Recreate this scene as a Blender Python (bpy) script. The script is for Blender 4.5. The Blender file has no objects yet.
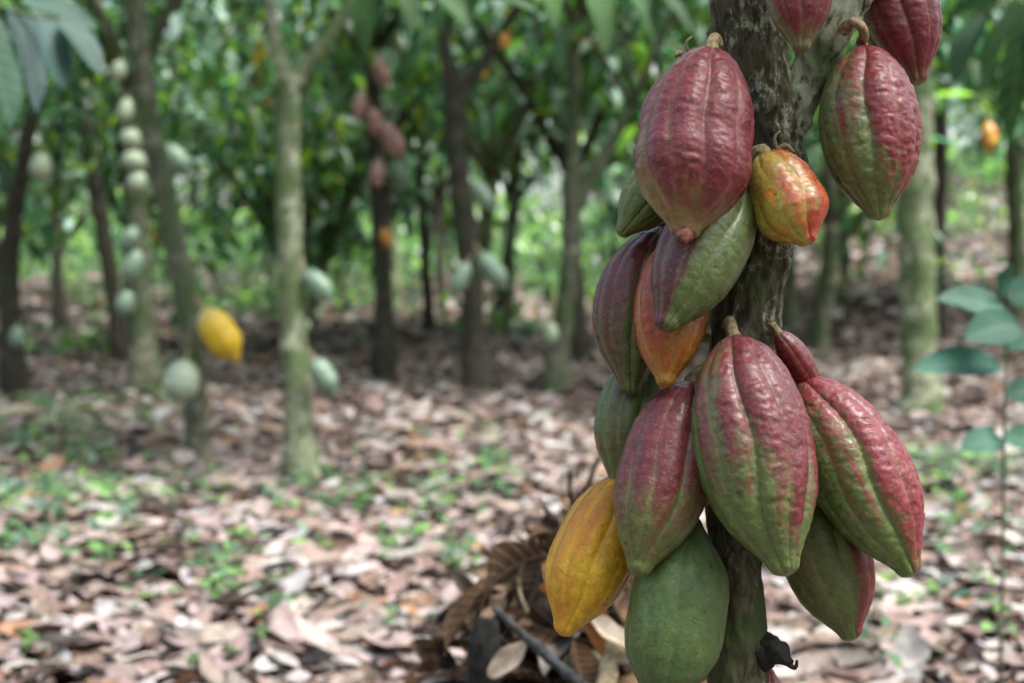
import bpy, math, random
import numpy as np
from mathutils import Vector, Matrix, noise as mn

random.seed(7)
rng = np.random.default_rng(11)
R = math.radians
scene = bpy.context.scene
col = scene.collection

# ------------------------------------------------------------------ camera
W, H = 1024, 683
CAM_H = 1.0
FPX = 1422.0
PITCH = math.atan((H / 2 - 255) / FPX)
cd = bpy.data.cameras.new('camera')
cam = bpy.data.objects.new('camera', cd)
col.objects.link(cam)
cd.sensor_width = 36
cd.lens = 36 * FPX / W
cd.clip_start = 0.05
cd.clip_end = 2000
cam.location = (0, 0, CAM_H)
cam.rotation_euler = (math.pi / 2 - PITCH, 0, 0)
cd.dof.use_dof = True
cd.dof.focus_distance = 1.235
cd.dof.aperture_fstop = 4.8
cd.dof.aperture_blades = 0
scene.camera = cam

# ------------------------------------------------------------------ light
SUN_EL, SUN_AZ = 64, 118        # azimuth measured from +Y (view direction) towards +X
world = bpy.data.worlds.new('World')
scene.world = world
world.use_nodes = True
nt = world.node_tree
nt.nodes.clear()
sky = nt.nodes.new('ShaderNodeTexSky')
sky.sky_type = 'NISHITA'
sky.sun_disc = False
sky.sun_elevation = R(SUN_EL)
sky.sun_rotation = R(SUN_AZ)
sky.dust_density = 4.0
sky.air_density = 1.0
hs = nt.nodes.new('ShaderNodeHueSaturation')
hs.inputs['Saturation'].default_value = 0.70
bgn = nt.nodes.new('ShaderNodeBackground')
bgn.inputs['Strength'].default_value = 0.15
out = nt.nodes.new('ShaderNodeOutputWorld')
nt.links.new(sky.outputs[0], hs.inputs['Color'])
nt.links.new(hs.outputs[0], bgn.inputs['Color'])
nt.links.new(bgn.outputs[0], out.inputs[0])

sd = bpy.data.lights.new('sun', 'SUN')
sun = bpy.data.objects.new('sun', sd)
col.objects.link(sun)
sd.energy = 3.4
sd.angle = R(24)
sd.color = (1.0, 0.97, 0.93)
dirv = Vector((math.sin(R(SUN_AZ)) * math.cos(R(SUN_EL)), math.cos(R(SUN_AZ)) * math.cos(R(SUN_EL)), math.sin(R(SUN_EL))))
sun.rotation_euler = dirv.to_track_quat('Z', 'Y').to_euler()

vs = scene.view_settings
vs.view_transform = 'Standard'
vs.look = 'None'
vs.exposure = 1.6
vs.gamma = 1
vs.use_curve_mapping = False
cy = scene.cycles
cy.use_denoising = True
cy.max_bounces = 6
cy.diffuse_bounces = 3
cy.glossy_bounces = 2
cy.transmission_bounces = 3
cy.transparent_max_bounces = 4
cy.caustics_reflective = False
cy.caustics_refractive = False

# ------------------------------------------------------------------ helpers
camR = Matrix.Rotation(math.pi / 2 - PITCH, 3, 'X')


def P(px, py, d):
    """point of the place seen at that pixel, d metres ahead of the camera"""
    v = camR @ Vector(((px - W / 2) / FPX * d, -(py - H / 2) / FPX * d, -d))
    return v + Vector((0, 0, CAM_H))


def tag(o, label=None, cat=None, group=None, kind=None):
    if label: o['label'] = label
    if cat: o['category'] = cat
    if group: o['group'] = group
    if kind: o['kind'] = kind
    return o


def empty(name, loc):
    o = bpy.data.objects.new(name, None)
    o.empty_display_size = 0.05
    o.location = loc
    col.objects.link(o)
    return o


def make_mesh(name, verts, faces, mats, cols=None, attrs=None, uv=None, smooth=True):
    """verts (n,3) array; faces (m,4) array"""
    me = bpy.data.meshes.new(name)
    verts = np.asarray(verts, dtype=np.float32)
    faces = np.asarray(faces, dtype=np.int32)
    k = faces.shape[1]
    me.vertices.add(len(verts))
    me.vertices.foreach_set('co', verts.ravel())
    me.loops.add(len(faces) * k)
    me.loops.foreach_set('vertex_index', faces.ravel())
    me.polygons.add(len(faces))
    me.polygons.foreach_set('loop_start', np.arange(len(faces), dtype=np.int32) * k)
    me.polygons.foreach_set('use_smooth', np.ones(len(faces), dtype=bool) if smooth else np.zeros(len(faces), dtype=bool))
    me.update(calc_edges=True)
    if cols is not None:
        a = me.attributes.new('Col', 'FLOAT_COLOR', 'POINT')
        c = np.ones((len(verts), 4), dtype=np.float32)
        c[:, :3] = cols
        a.data.foreach_set('color', c.ravel())
    if uv is not None:
        a = me.attributes.new('luv', 'FLOAT_VECTOR', 'POINT')
        c = np.zeros((len(verts), 3), dtype=np.float32)
        c[:, :2] = uv
        a.data.foreach_set('vector', c.ravel())
    for n, v in (attrs or {}).items():
        a = me.attributes.new(n, 'FLOAT', 'POINT')
        a.data.foreach_set('value', np.asarray(v, dtype=np.float32))
    me.validate()
    for m in (mats if isinstance(mats, list) else [mats]):
        me.materials.append(m)
    return me


def link(name, me, parent=None, loc=None):
    o = bpy.data.objects.new(name, me)
    col.objects.link(o)
    if parent is not None: o.parent = parent
    if loc is not None: o.location = loc
    return o


class NT:
    """tiny node-building helper"""
    def __init__(s, name):
        s.m = bpy.data.materials.new(name)
        s.m.use_nodes = True
        s.t = s.m.node_tree
        s.t.nodes.clear()
        s.out = s.t.nodes.new('ShaderNodeOutputMaterial')

    def n(s, typ, **kw):
        nd = s.t.nodes.new(typ)
        for k, v in kw.items(): setattr(nd, k, v)
        return nd

    def l(s, a, b): s.t.links.new(a, b)

    def setv(s, sock, v):
        if hasattr(v, 'is_output') or hasattr(v, 'links'): s.l(v, sock)
        else: sock.default_value = v

    def noise(s, vec, scale, detail=4, rough=0.55, dist=0.0):
        nd = s.n('ShaderNodeTexNoise')
        nd.inputs['Scale'].default_value = scale
        nd.inputs['Detail'].default_value = detail
        nd.inputs['Roughness'].default_value = rough
        nd.inputs['Distortion'].default_value = dist
        if vec is not None: s.l(vec, nd.inputs['Vector'])
        return nd.outputs['Fac']

    def math(s, op, a, b=0.0, c=0.0, clamp=False):
        nd = s.n('ShaderNodeMath', operation=op, use_clamp=clamp)
        s.setv(nd.inputs[0], a); s.setv(nd.inputs[1], b)
        if op in ('MULTIPLY_ADD', 'SMOOTH_MIN', 'WRAP'): s.setv(nd.inputs[2], c)
        return nd.outputs[0]

    def step(s, v, lo, hi, a=0.0, b=1.0):
        nd = s.n('ShaderNodeMapRange', interpolation_type='SMOOTHSTEP')
        s.setv(nd.inputs['Value'], v)
        nd.inputs['From Min'].default_value = lo; nd.inputs['From Max'].default_value = hi
        nd.inputs['To Min'].default_value = a; nd.inputs['To Max'].default_value = b
        return nd.outputs[0]

    def mix(s, f, a, b):
        nd = s.n('ShaderNodeMix', data_type='RGBA')
        s.setv(nd.inputs[0], f)
        for sock, v in ((nd.inputs[6], a), (nd.inputs[7], b)):
            if isinstance(v, tuple): sock.default_value = (*v, 1) if len(v) == 3 else v
            else: s.l(v, sock)
        return nd.outputs[2]

    def attr(s, name, out='Fac'):
        nd = s.n('ShaderNodeAttribute', attribute_name=name)
        return nd.outputs[out]

    def principled(s, base, rough=0.5, spec=0.5, coat=0.0, coat_rough=0.2, normal=None, sss=0.0):
        b = s.n('ShaderNodeBsdfPrincipled')
        if isinstance(base, tuple): b.inputs['Base Color'].default_value = (*base, 1)
        else: s.l(base, b.inputs['Base Color'])
        s.setv(b.inputs['Roughness'], rough)
        s.setv(b.inputs['Specular IOR Level'], spec)
        s.setv(b.inputs['Coat Weight'], coat)
        b.inputs['Coat Roughness'].default_value = coat_rough
        if normal is not None: s.l(normal, b.inputs['Normal'])
        return b

    def bump(s, h, strength=0.3, dist=0.001, normal=None):
        nd = s.n('ShaderNodeBump')
        nd.inputs['Strength'].default_value = strength
        nd.inputs['Distance'].default_value = dist
        s.l(h, nd.inputs['Height'])
        if normal is not None: s.l(normal, nd.inputs['Normal'])
        return nd.outputs[0]

    def coord(s, which='Object', scale=None):
        o = s.n('ShaderNodeTexCoord').outputs[which]
        if scale:
            mp = s.n('ShaderNodeMapping'); mp.inputs['Scale'].default_value = scale
            s.l(o, mp.inputs['Vector']); return mp.outputs[0]
        return o


# ------------------------------------------------------------------ materials
def mat_leaf(name, transl=0.35, rough=0.38, spec=0.5, vein=0.25, tint=(1, 1, 1)):
    m = NT(name)
    c = m.attr('Col', 'Color')
    uv = m.n('ShaderNodeSeparateXYZ'); m.l(m.attr('luv', 'Vector'), uv.inputs[0])
    u, v = uv.outputs[0], uv.outputs[1]
    av = m.math('ABSOLUTE', v)
    ph = m.math('MULTIPLY', m.math('SUBTRACT', u, m.math('MULTIPLY', av, 0.10)), 62.0)
    side = m.step(m.math('SINE', ph), 0.75, 1.0)
    mid = m.step(av, 0.09, 0.03)
    ve = m.math('MAXIMUM', m.math('MULTIPLY', side, 0.7), mid)
    nz = m.noise(m.coord('Object'), 9.0, 3)
    c2 = m.mix(m.step(nz, 0.35, 0.7, 0.0, 0.35), c, (0.02, 0.03, 0.015)) if False else c
    hsv = m.n('ShaderNodeHueSaturation')
    m.l(m.step(nz, 0.3, 0.7, 0.75, 1.2), hsv.inputs['Value'])
    m.l(c2, hsv.inputs['Color'])
    base = m.mix(m.math('MULTIPLY', ve, vein), hsv.outputs[0], (0.34, 0.40, 0.22))
    h = m.math('MULTIPLY', ve, -1.0)
    nrm = m.bump(h, 0.6, 0.002)
    b = m.principled(base, rough, spec, normal=nrm)
    tr = m.n('ShaderNodeBsdfTranslucent')
    hs2 = m.n('ShaderNodeHueSaturation'); hs2.inputs['Hue'].default_value = 0.49
    hs2.inputs['Saturation'].default_value = 1.15; hs2.inputs['Value'].default_value = 2.6
    m.l(base, hs2.inputs['Color']); m.l(hs2.outputs[0], tr.inputs['Color'])
    mx = m.n('ShaderNodeMixShader'); mx.inputs[0].default_value = transl
    m.l(b.outputs[0], mx.inputs[1]); m.l(tr.outputs[0], mx.inputs[2])
    m.l(mx.outputs[0], m.out.inputs[0])
    return m.m


def mat_dry(name, veinc=(0.42, 0.33, 0.25)):
    m = NT(name)
    c = m.attr('Col', 'Color')
    uv = m.n('ShaderNodeSeparateXYZ'); m.l(m.attr('luv', 'Vector'), uv.inputs[0])
    u, v = uv.outputs[0], uv.outputs[1]
    av = m.math('ABSOLUTE', v)
    ph = m.math('MULTIPLY', m.math('SUBTRACT', u, m.math('MULTIPLY', av, 0.12)), 56.0)
    ve = m.math('MAXIMUM', m.step(m.math('SINE', ph), 0.8, 1.0, 0, 0.8), m.step(av, 0.08, 0.03))
    nz = m.noise(m.coord('Object'), 24.0, 5, 0.65)
    hsv = m.n('ShaderNodeHueSaturation'); m.l(c, hsv.inputs['Color'])
    m.l(m.step(nz, 0.3, 0.7, 0.6, 1.25), hsv.inputs['Value'])
    base = m.mix(m.math('MULTIPLY', ve, 0.35), hsv.outputs[0], veinc)
    hh = m.math('ADD', m.math('MULTIPLY', ve, 0.8), nz)
    b = m.principled(base, 0.7, 0.12, normal=m.bump(hh, 0.7, 0.003))
    tr = m.n('ShaderNodeBsdfTranslucent'); m.l(base, tr.inputs['Color'])
    mx = m.n('ShaderNodeMixShader'); mx.inputs[0].default_value = 0.12
    m.l(b.outputs[0], mx.inputs[1]); m.l(tr.outputs[0], mx.inputs[2])
    m.l(mx.outputs[0], m.out.inputs[0])
    return m.m


def mat_bark(name, dark=(0.045, 0.040, 0.028), mid=(0.11, 0.10, 0.07), lichen=(0.30, 0.32, 0.24), moss=(0.06, 0.10, 0.03),
             lich_amt=0.5, moss_amt=0.3, scale=1.0, use_attr=False):
    m = NT(name)
    co = m.coord('Object')
    st = m.coord('Object', (1, 1, 0.32))
    n1 = m.noise(st, 60 * scale, 7, 0.7, 0.5)
    n2 = m.noise(co, 20 * scale, 5, 0.65, 0.6)
    n3 = m.noise(m.coord('Object', (1, 1, 0.6)), 85 * scale, 6, 0.75)
    n4 = m.noise(co, 7 * scale, 3)
    base = m.mix(m.step(n1, 0.36, 0.64), dark, mid)
    lv = m.math('ADD', m.math('MULTIPLY', n2, 0.34), m.math('MULTIPLY', n3, 0.36))
    lv = m.math('ADD', lv, m.math('MULTIPLY', n1, 0.30))
    if use_attr: lv = m.math('ADD', lv, m.attr('lich_lit'))
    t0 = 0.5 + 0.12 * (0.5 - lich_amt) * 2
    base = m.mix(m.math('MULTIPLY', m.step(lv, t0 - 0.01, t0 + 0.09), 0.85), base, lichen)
    mv = m.math('ADD', n4, m.math('MULTIPLY', n3, 0.3))
    t1 = 0.66 + 0.2 * (0.5 - moss_amt)
    base = m.mix(m.math('MULTIPLY', m.step(mv, t1, t1 + 0.12), 0.8), base, moss)
    hh = m.math('ADD', n1, m.math('MULTIPLY', n3, 0.8))
    b = m.principled(base, 0.85, 0.25, normal=m.bump(hh, 0.9, 0.0025 / scale))
    m.l(b.outputs[0], m.out.inputs[0])
    return m.m


def mat_pod(name, red, green, accent=None, speck=0.35, rough=0.33, mott=0.5, coat=0.30, grooveg=0.35, lo=0.22, hi=0.78, dark=None):
    """husk: colour A / colour B by the 'ripe' attribute broken up with mottling"""
    red = (red[0] * 1.02, red[1] * 0.85, red[2] * 0.85); green = (green[0] * 1.32, green[1] * 1.36, green[2] * 1.15); accent = accent and tuple(q * 1.4 for q in accent)
    m = NT(name)
    co = m.coord('Object')
    tex = m.attr('ptex', 'Vector')
    rp = m.attr('ripe')
    gr = m.attr('groove')
    nb = m.noise(tex, 1.0, 6, 0.62, 0.5)
    nf = m.noise(co, 330.0, 4, 0.7)
    nm = m.noise(co, 120.0, 5, 0.7, 0.6)
    nl = m.noise(co, 26.0, 3, 0.5)
    x = m.math('ADD', rp, m.math('MULTIPLY', m.math('SUBTRACT', nb, 0.5), mott * 2.6))
    x = m.math('ADD', x, m.math('MULTIPLY', m.math('SUBTRACT', nm, 0.5), mott * 1.5))
    x = m.math('ADD', x, m.math('MULTIPLY', m.math('SUBTRACT', nl, 0.5), mott * 0.5))
    f = m.step(x, lo, hi)
    hsr = m.n('ShaderNodeHueSaturation'); hsr.inputs['Color'].default_value = (*red, 1)
    m.l(m.step(nm, 0.3, 0.72, 0.72, 1.35), hsr.inputs['Value'])
    hsg = m.n('ShaderNodeHueSaturation'); hsg.inputs['Color'].default_value = (*green, 1)
    m.l(m.step(nm, 0.3, 0.72, 0.75, 1.25), hsg.inputs['Value'])
    m.l(m.step(nl, 0.3, 0.7, 0.487, 0.513), hsg.inputs['Hue'])
    base = m.mix(f, hsg.outputs[0], hsr.outputs[0])
    if accent:
        na = m.noise(co, 48.0, 5, 0.7, 1.0)
        base = m.mix(m.math('MULTIPLY', m.step(na, 0.55, 0.64), 0.85), base, accent)
    # paler corky skin along the furrows, and fine scurf
    pale = tuple(min(1, 0.55 * g + 0.45 * q) for g, q in zip(green, (0.50, 0.42, 0.30)))
    gf = m.math('MULTIPLY', m.math('MULTIPLY', gr, m.step(nm, 0.35, 0.62, 0.1, 1.0)), m.step(nl, 0.35, 0.65, 0.25, 1.0))
    base = m.mix(m.math('MULTIPLY', gf, grooveg), base, pale)
    base = m.mix(m.math('MULTIPLY', m.step(nf, 0.56, 0.70), speck), base, (0.30, 0.24, 0.20))
    base = m.mix(m.math('MULTIPLY', m.step(m.noise(co, 95.0, 3, 0.5), 0.66, 0.72), 0.6), base, (0.04, 0.022, 0.018))
    ro = m.math('ADD', m.step(nm, 0.3, 0.7, rough - 0.07, rough + 0.12), 0.0)
    wr = m.math('ADD', m.math('MULTIPLY', nm, 1.0), m.math('MULTIPLY', nf, 0.25))
    nrm = m.bump(wr, 0.8, 0.0018)
    b = m.principled(base, ro, 0.32, coat=coat, coat_rough=0.24, normal=nrm)
    b.inputs['Subsurface Weight'].default_value = 0.0
    b.inputs['Specular Tint'].default_value = (1, 1, 1, 1)
    m.l(b.outputs[0], m.out.inputs[0])
    return m.m


def mat_plain(name, c1, c2, scale=40, rough=0.7, bump=0.5, spec=0.4, bd=0.001):
    m = NT(name)
    co = m.coord('Object')
    n1 = m.noise(co, scale, 6, 0.65, 0.3)
    base = m.mix(m.step(n1, 0.35, 0.65), c1, c2)
    b = m.principled(base, rough, spec, normal=m.bump(n1, bump, bd))
    m.l(b.outputs[0], m.out.inputs[0])
    return m.m


M_leaf = mat_leaf('cacao_foliage', 0.46, 0.22, 0.9, 0.12)
M_nleaf = mat_leaf('near_foliage', 0.15, 0.62, 0.2, 0.12)
M_herb = mat_leaf('seedling_foliage', 0.35, 0.5, 0.3, 0.1)
M_dry = mat_dry('dry_leaf')
M_soil = mat_plain('soil', (0.045, 0.032, 0.024), (0.12, 0.085, 0.062), 14, 0.95, 1.0, 0.1, 0.02)
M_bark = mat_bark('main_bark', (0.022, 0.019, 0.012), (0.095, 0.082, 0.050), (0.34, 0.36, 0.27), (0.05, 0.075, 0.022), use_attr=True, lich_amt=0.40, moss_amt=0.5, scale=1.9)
M_barkpale = mat_bark('pale_bark', (0.07, 0.085, 0.045), (0.15, 0.165, 0.10), (0.34, 0.36, 0.25), (0.06, 0.10, 0.03), 0.62, 0.8, 0.6)
M_barkmid = mat_bark('mid_bark', (0.05, 0.052, 0.034), (0.11, 0.11, 0.075), (0.24, 0.25, 0.18), (0.05, 0.085, 0.03), 0.5, 0.8, 0.6)
M_barkdark = mat_bark('dark_bark', (0.022, 0.018, 0.014), (0.05, 0.042, 0.033), (0.16, 0.16, 0.12), (0.03, 0.05, 0.02), 0.35, 0.5, 0.6)
M_stalk = mat_plain('stalk_wood', (0.16, 0.11, 0.055), (0.36, 0.28, 0.16), 220, 0.75, 0.7)
M_char = mat_plain('rotten_wood', (0.006, 0.0055, 0.005), (0.025, 0.022, 0.02), 60, 0.8, 1.0, 0.3, 0.004)
M_stick = mat_plain('grey_stick', (0.02, 0.02, 0.02), (0.075, 0.075, 0.08), 70, 0.7, 1.0, 0.3, 0.002)
M_palewood = mat_plain('pale_wood', (0.16, 0.12, 0.07), (0.42, 0.34, 0.22), 60, 0.8, 0.8, 0.3, 0.003)


# ------------------------------------------------------------------ terrain
def sstep(x, a, b):
    t = np.clip((np.asarray(x, dtype=float) - a) / (b - a), 0, 1)
    return t * t * (3 - 2 * t)


def ground_z(x, y):
    x = np.asarray(x, dtype=float); y = np.asarray(y, dtype=float)
    u = x / np.maximum(y, 1.0)
    rise = 0.095 * sstep(u, 0.04, 0.24) * np.clip(np.log1p(np.exp(np.clip((y - 10.5) * 1.2, -30, 30))) / 1.2, 0, 26)
    rise2 = 0.022 * np.clip(y - 12, 0, 60)
    bump = 0.03 * np.sin(x * 1.3 + 0.7) * np.sin(y * 1.1) + 0.018 * np.sin(x * 3.1 + y * 2.3) + 0.012 * np.sin(x * 6.3 - y * 4.9)
    mound = 0.38 * np.exp(-(((x - 0.10) / 0.24) ** 2 + ((y - 2.62) / 0.30) ** 2))
    return rise + rise2 + bump + mound


def gz(x, y): return float(ground_z(x, y))


ys = np.concatenate([np.linspace(-60, -3, 16), np.linspace(-2.5, 6, 90), np.linspace(6.3, 60, 120), np.linspace(65, 900, 30)])
xs = np.concatenate([np.linspace(-700, -45, 20), np.linspace(-40, -3.5, 50), np.linspace(-3.2, 3.2, 100), np.linspace(3.5, 40, 50), np.linspace(45, 700, 20)])
gx, gy = np.meshgrid(xs, ys)
gzz = ground_z(gx, gy)
vt = np.stack([gx.ravel(), gy.ravel(), gzz.ravel()], 1)
nx, ny = len(xs), len(ys)
i, j = np.meshgrid(np.arange(nx - 1), np.arange(ny - 1))
a = (j * nx + i).ravel()
fc = np.stack([a, a + 1, a + nx + 1, a + nx], 1)
g = link('ground', make_mesh('ground', vt, fc, M_soil))
tag(g, 'brown plantation soil under the fallen leaves', 'ground', kind='structure')


# ------------------------------------------------------------------ leaves
def leaf_batch(pos, head, pitch, curl, roll, L, Wd, nu=5, nv=2, fold=0.25, wav=0.0, colr=None, tip=0.8):
    """many leaf blades at once. head: azimuth; pitch: start angle from horizontal; curl: change of pitch over the length"""
    n = len(pos)
    us = np.linspace(0, 1, nu + 1)
    vsn = np.linspace(-1, 1, nv + 1)
    hx, hy = np.cos(head), np.sin(head)
    hv = np.stack([hx, hy, np.zeros(n)], 1)
    sv = np.stack([-hy, hx, np.zeros(n)], 1)
    z = np.array([0, 0, 1.0])
    th = pitch[:, None] + curl[:, None] * us[None, :]
    tm = 0.5 * (th[:, 1:] + th[:, :-1])
    du = np.diff(us)[None, :]
    fx = np.concatenate([np.zeros((n, 1)), np.cumsum(np.cos(tm) * du, 1)], 1) * L[:, None]
    fz = np.concatenate([np.zeros((n, 1)), np.cumsum(np.sin(tm) * du, 1)], 1) * L[:, None]
    centre = pos[:, None, :] + fx[..., None] * hv[:, None, :] + fz[..., None] * z
    nrm = -np.sin(th)[..., None] * hv[:, None, :] + np.cos(th)[..., None] * z
    cr, sr = np.cos(roll)[:, None, None], np.sin(roll)[:, None, None]
    side = sv[:, None, :] * cr + nrm * sr
    nn = nrm * cr - sv[:, None, :] * sr
    wu = np.sin(np.pi * np.clip(us, 0, 1) ** tip) ** 0.75
    wu[0] = 0.04; wu[-1] = 0.02
    wv = wu[None, :] * Wd[:, None] * 0.5
    ph = rng.uniform(0, 6.28, n)
    V = centre[:, :, None, :] + (wv[..., None] * vsn[None, None, :])[..., None] * side[:, :, None, :]
    fo = fold * (np.abs(vsn) ** 1.3)[None, None, :] * wv[..., None]
    if wav > 0:
        fo = fo + wav * L[:, None, None] * np.sin(us[None, :, None] * 11 + ph[:, None, None] + vsn[None, None, :] * 2.0) * np.abs(vsn)[None, None, :]
    V = V + fo[..., None] * nn[:, :, None, :]
    k = (nu + 1) * (nv + 1)
    verts = V.reshape(n * k, 3)
    ii, jj = np.meshgrid(np.arange(nv), np.arange(nu))
    a = (jj * (nv + 1) + ii).ravel()
    f1 = np.stack([a, a + 1, a + nv + 2, a + nv + 1], 1)
    faces = (f1[None] + (np.arange(n) * k)[:, None, None]).reshape(-1, 4)
    uv = np.zeros((nu + 1, nv + 1, 2)); uv[..., 0] = us[:, None]; uv[..., 1] = vsn[None, :]
    uv = np.tile(uv.reshape(1, k, 2), (n, 1, 1)).reshape(-1, 2)
    cols = np.repeat(colr, k, 0) if colr is not None else None
    return verts, faces, cols, uv


def join(parts):
    vs_, fs_, cs_, us_ = [], [], [], []
    off = 0
    for v, f, c, u in parts:
        vs_.append(v); fs_.append(f + off); cs_.append(c); us_.append(u); off += len(v)
    return np.concatenate(vs_), np.concatenate(fs_), np.concatenate(cs_), np.concatenate(us_)


def pick(palette, weights, n, jit=0.18):
    palette = np.array(palette); w = np.array(weights, float); w /= w.sum()
    c = palette[rng.choice(len(palette), n, p=w)]
    return np.clip(c * (1 + rng.normal(0, jit, (n, 1))) * (1 + rng.normal(0, jit * 0.3, (n, 3))), 0.004, 0.9)


# ------------------------------------------------------------------ leaf litter
def litter(n, y0, y1, spread, nu, nv, zs, lmin, lmax):
    y = np.sqrt(rng.uniform(y0 ** 2, y1 ** 2, n))
    x = rng.uniform(-1, 1, n) * (spread * y + 0.7)
    clump = 0.5 + 0.5 * np.sin(x * 4.1 + 1.3 * np.sin(y * 3.3)) * np.sin(y * 4.7 + 2 * np.sin(x * 2.1))
    z = ground_z(x, y) + 0.004 + rng.uniform(0, 1, n) ** 1.5 * zs * (0.4 + clump)
    L = rng.uniform(lmin, lmax, n); Wd = L * rng.uniform(0.36, 0.56, n)
    pitch = rng.normal(0.03, 0.09, n); curl = rng.normal(-0.15, 0.45, n)
    pos = np.stack([x, y, z], 1)
    c = pick([(0.33, 0.275, 0.255), (0.26, 0.20, 0.18), (0.40, 0.345, 0.32), (0.18, 0.125, 0.105), (0.10, 0.065, 0.05), (0.25, 0.14, 0.075), (0.34, 0.325, 0.33), (0.18, 0.13, 0.11)],
             [30, 26, 3, 13, 5, 3, 6, 14], n, 0.12)
    c = np.minimum(c * np.array([0.92, 0.93, 0.95]), 0.31)
    return leaf_batch(pos, rng.uniform(0, 6.283, n), pitch, curl, rng.normal(0, 0.26, n), L, Wd, nu, nv, 0.3, 0.02, c)


lp = [litter(23000, 0.6, 7.0, 0.66, 7, 4, 0.05, 0.08, 0.175),
      litter(32000, 6.5, 16.0, 0.64, 4, 2, 0.05, 0.10, 0.21),
      litter(24000, 15.0, 42.0, 0.64, 3, 2, 0.05, 0.20, 0.36)]
v, f, c, u = join(lp)
lo = link('fallen_leaves', make_mesh('fallen_leaves', v, f, M_dry, c, uv=u))
tag(lo, 'thick carpet of fallen dry brown and pinkish cacao leaves', 'leaf litter', kind='stuff')

# ------------------------------------------------------------------ ground herbs
pos = []
def herb_patch(px0, px1, py0, py1, n):
    for _ in range(n):
        px = random.uniform(px0, px1); py = random.uniform(py0, py1)
        d = CAM_H * FPX / (py - 255)
        x = (px - 512) / FPX * d
        k = random.randint(3, 7)
        for _ in range(k):
            xx = x + random.gauss(0, 0.035); yy = d + random.gauss(0, 0.04)
            pos.append((xx, yy, gz(xx, yy) + random.uniform(0.035, 0.12)))
herb_patch(-40, 120, 405, 480, 120)
herb_patch(-40, 130, 500, 585, 85)
herb_patch(120, 215, 470, 545, 14)
herb_patch(270, 520, 475, 530, 50)
herb_patch(60, 220, 395, 440, 40)
herb_patch(880, 1024, 470, 540, 30)
herb_patch(380, 470, 525, 590, 12)
herb_patch(150, 330, 480, 683, 12)
herb_patch(330, 560, 430, 500, 12)
herb_patch(0, 480, 560, 683, 12)
herb_patch(900, 1024, 460, 500, 40)
herb_patch(900, 1024, 520, 683, 12)
herb_patch(820, 900, 600, 683, 8)
for _ in range(700):
    y = math.sqrt(random.uniform(16 ** 2, 38 ** 2)); x = random.uniform(-0.42, 0.42) * y
    if math.sin(x * 0.9) + math.sin(y * 0.7 + x * 0.3) < 0.1: continue
    for _ in range(6):
        xx = x + random.gauss(0, 0.25); yy = y + random.gauss(0, 0.3)
        pos.append((xx, yy, gz(xx, yy) + random.uniform(0.05, 0.5)))
pos = np.array(pos); n = len(pos)
far = np.clip(pos[:, 1] / 14, 1, 2.6)
c = pick([(0.07, 0.15, 0.06), (0.05, 0.11, 0.055), (0.12, 0.22, 0.07), (0.07, 0.14, 0.10)], [4, 3, 3, 3], n, 0.2)
L = rng.uniform(0.035, 0.08, n) * far
v, f, c, u = leaf_batch(pos, rng.uniform(0, 6.283, n), rng.normal(0.25, 0.3, n), rng.normal(-0.6, 0.3, n), rng.normal(0, 0.3, n), L, L * 0.5, 3, 2, 0.2, 0, c)
ho = link('seedling_cover', make_mesh('seedling_cover', v, f, M_herb, c, uv=u))
tag(ho, 'low patches of small bright green seedlings growing through the dry leaves', 'ground cover', kind='stuff')


# ------------------------------------------------------------------ tubes
def tube(path, rads, nseg=12, cap=True, disp=None, sub=None):
    """path: list of Vector, rads list; returns verts, quads. smooth resample by catmull-rom when sub given"""
    pts = [Vector(p) for p in path]; rd = list(rads)
    if sub:
        np_, nr = [], []
        for k in range(len(pts) - 1):
            p0 = pts[max(k - 1, 0)]; p1 = pts[k]; p2 = pts[k + 1]; p3 = pts[min(k + 2, len(pts) - 1)]
            m = max(1, int(math.ceil((p2 - p1).length / sub)))
            for q in range(m):
                t = q / m
                pp = 0.5 * ((2 * p1) + (-p0 + p2) * t + (2 * p0 - 5 * p1 + 4 * p2 - p3) * t * t + (-p0 + 3 * p1 - 3 * p2 + p3) * t ** 3)
                np_.append(pp); s = t * t * (3 - 2 * t); nr.append(rd[k] * (1 - s) + rd[k + 1] * s)
        np_.append(pts[-1]); nr.append(rd[-1])
        pts, rd = np_, nr
    verts = []; nrm = None
    for k, p in enumerate(pts):
        tdir = (pts[min(k + 1, len(pts) - 1)] - pts[max(k - 1, 0)]).normalized()
        if nrm is None:
            nrm = tdir.orthogonal().normalized()
        nrm = (nrm - tdir * nrm.dot(tdir)).normalized()
        bi = tdir.cross(nrm)
        for s in range(nseg):
            an = 2 * math.pi * s / nseg
            o = nrm * math.cos(an) + bi * math.sin(an)
            q = p + o * rd[k]
            if disp: q = q + o * disp(q, rd[k], k)
            verts.append(q)
    fcs = []
    m = len(pts)
    for k in range(m - 1):
        for s in range(nseg):
            s2 = (s + 1) % nseg
            fcs.append((k * nseg + s, k * nseg + s2, (k + 1) * nseg + s2, (k + 1) * nseg + s))
    if cap:
        for base, rev in ((0, True), ((m - 1) * nseg, False)):
            cidx = len(verts); verts.append(pts[0] if rev else pts[-1])
            for s in range(0, nseg, 2):
                q = (base + s, base + (s + 1) % nseg, base + (s + 2) % nseg, cidx)
                fcs.append(q[::-1] if rev else q)
    return np.array([tuple(v) for v in verts]), np.array(fcs)


def jointubes(lst):
    V, F, off = [], [], 0
    for v, f in lst:
        V.append(v); F.append(f + off); off += len(v)
    return np.concatenate(V), np.concatenate(F)


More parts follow.
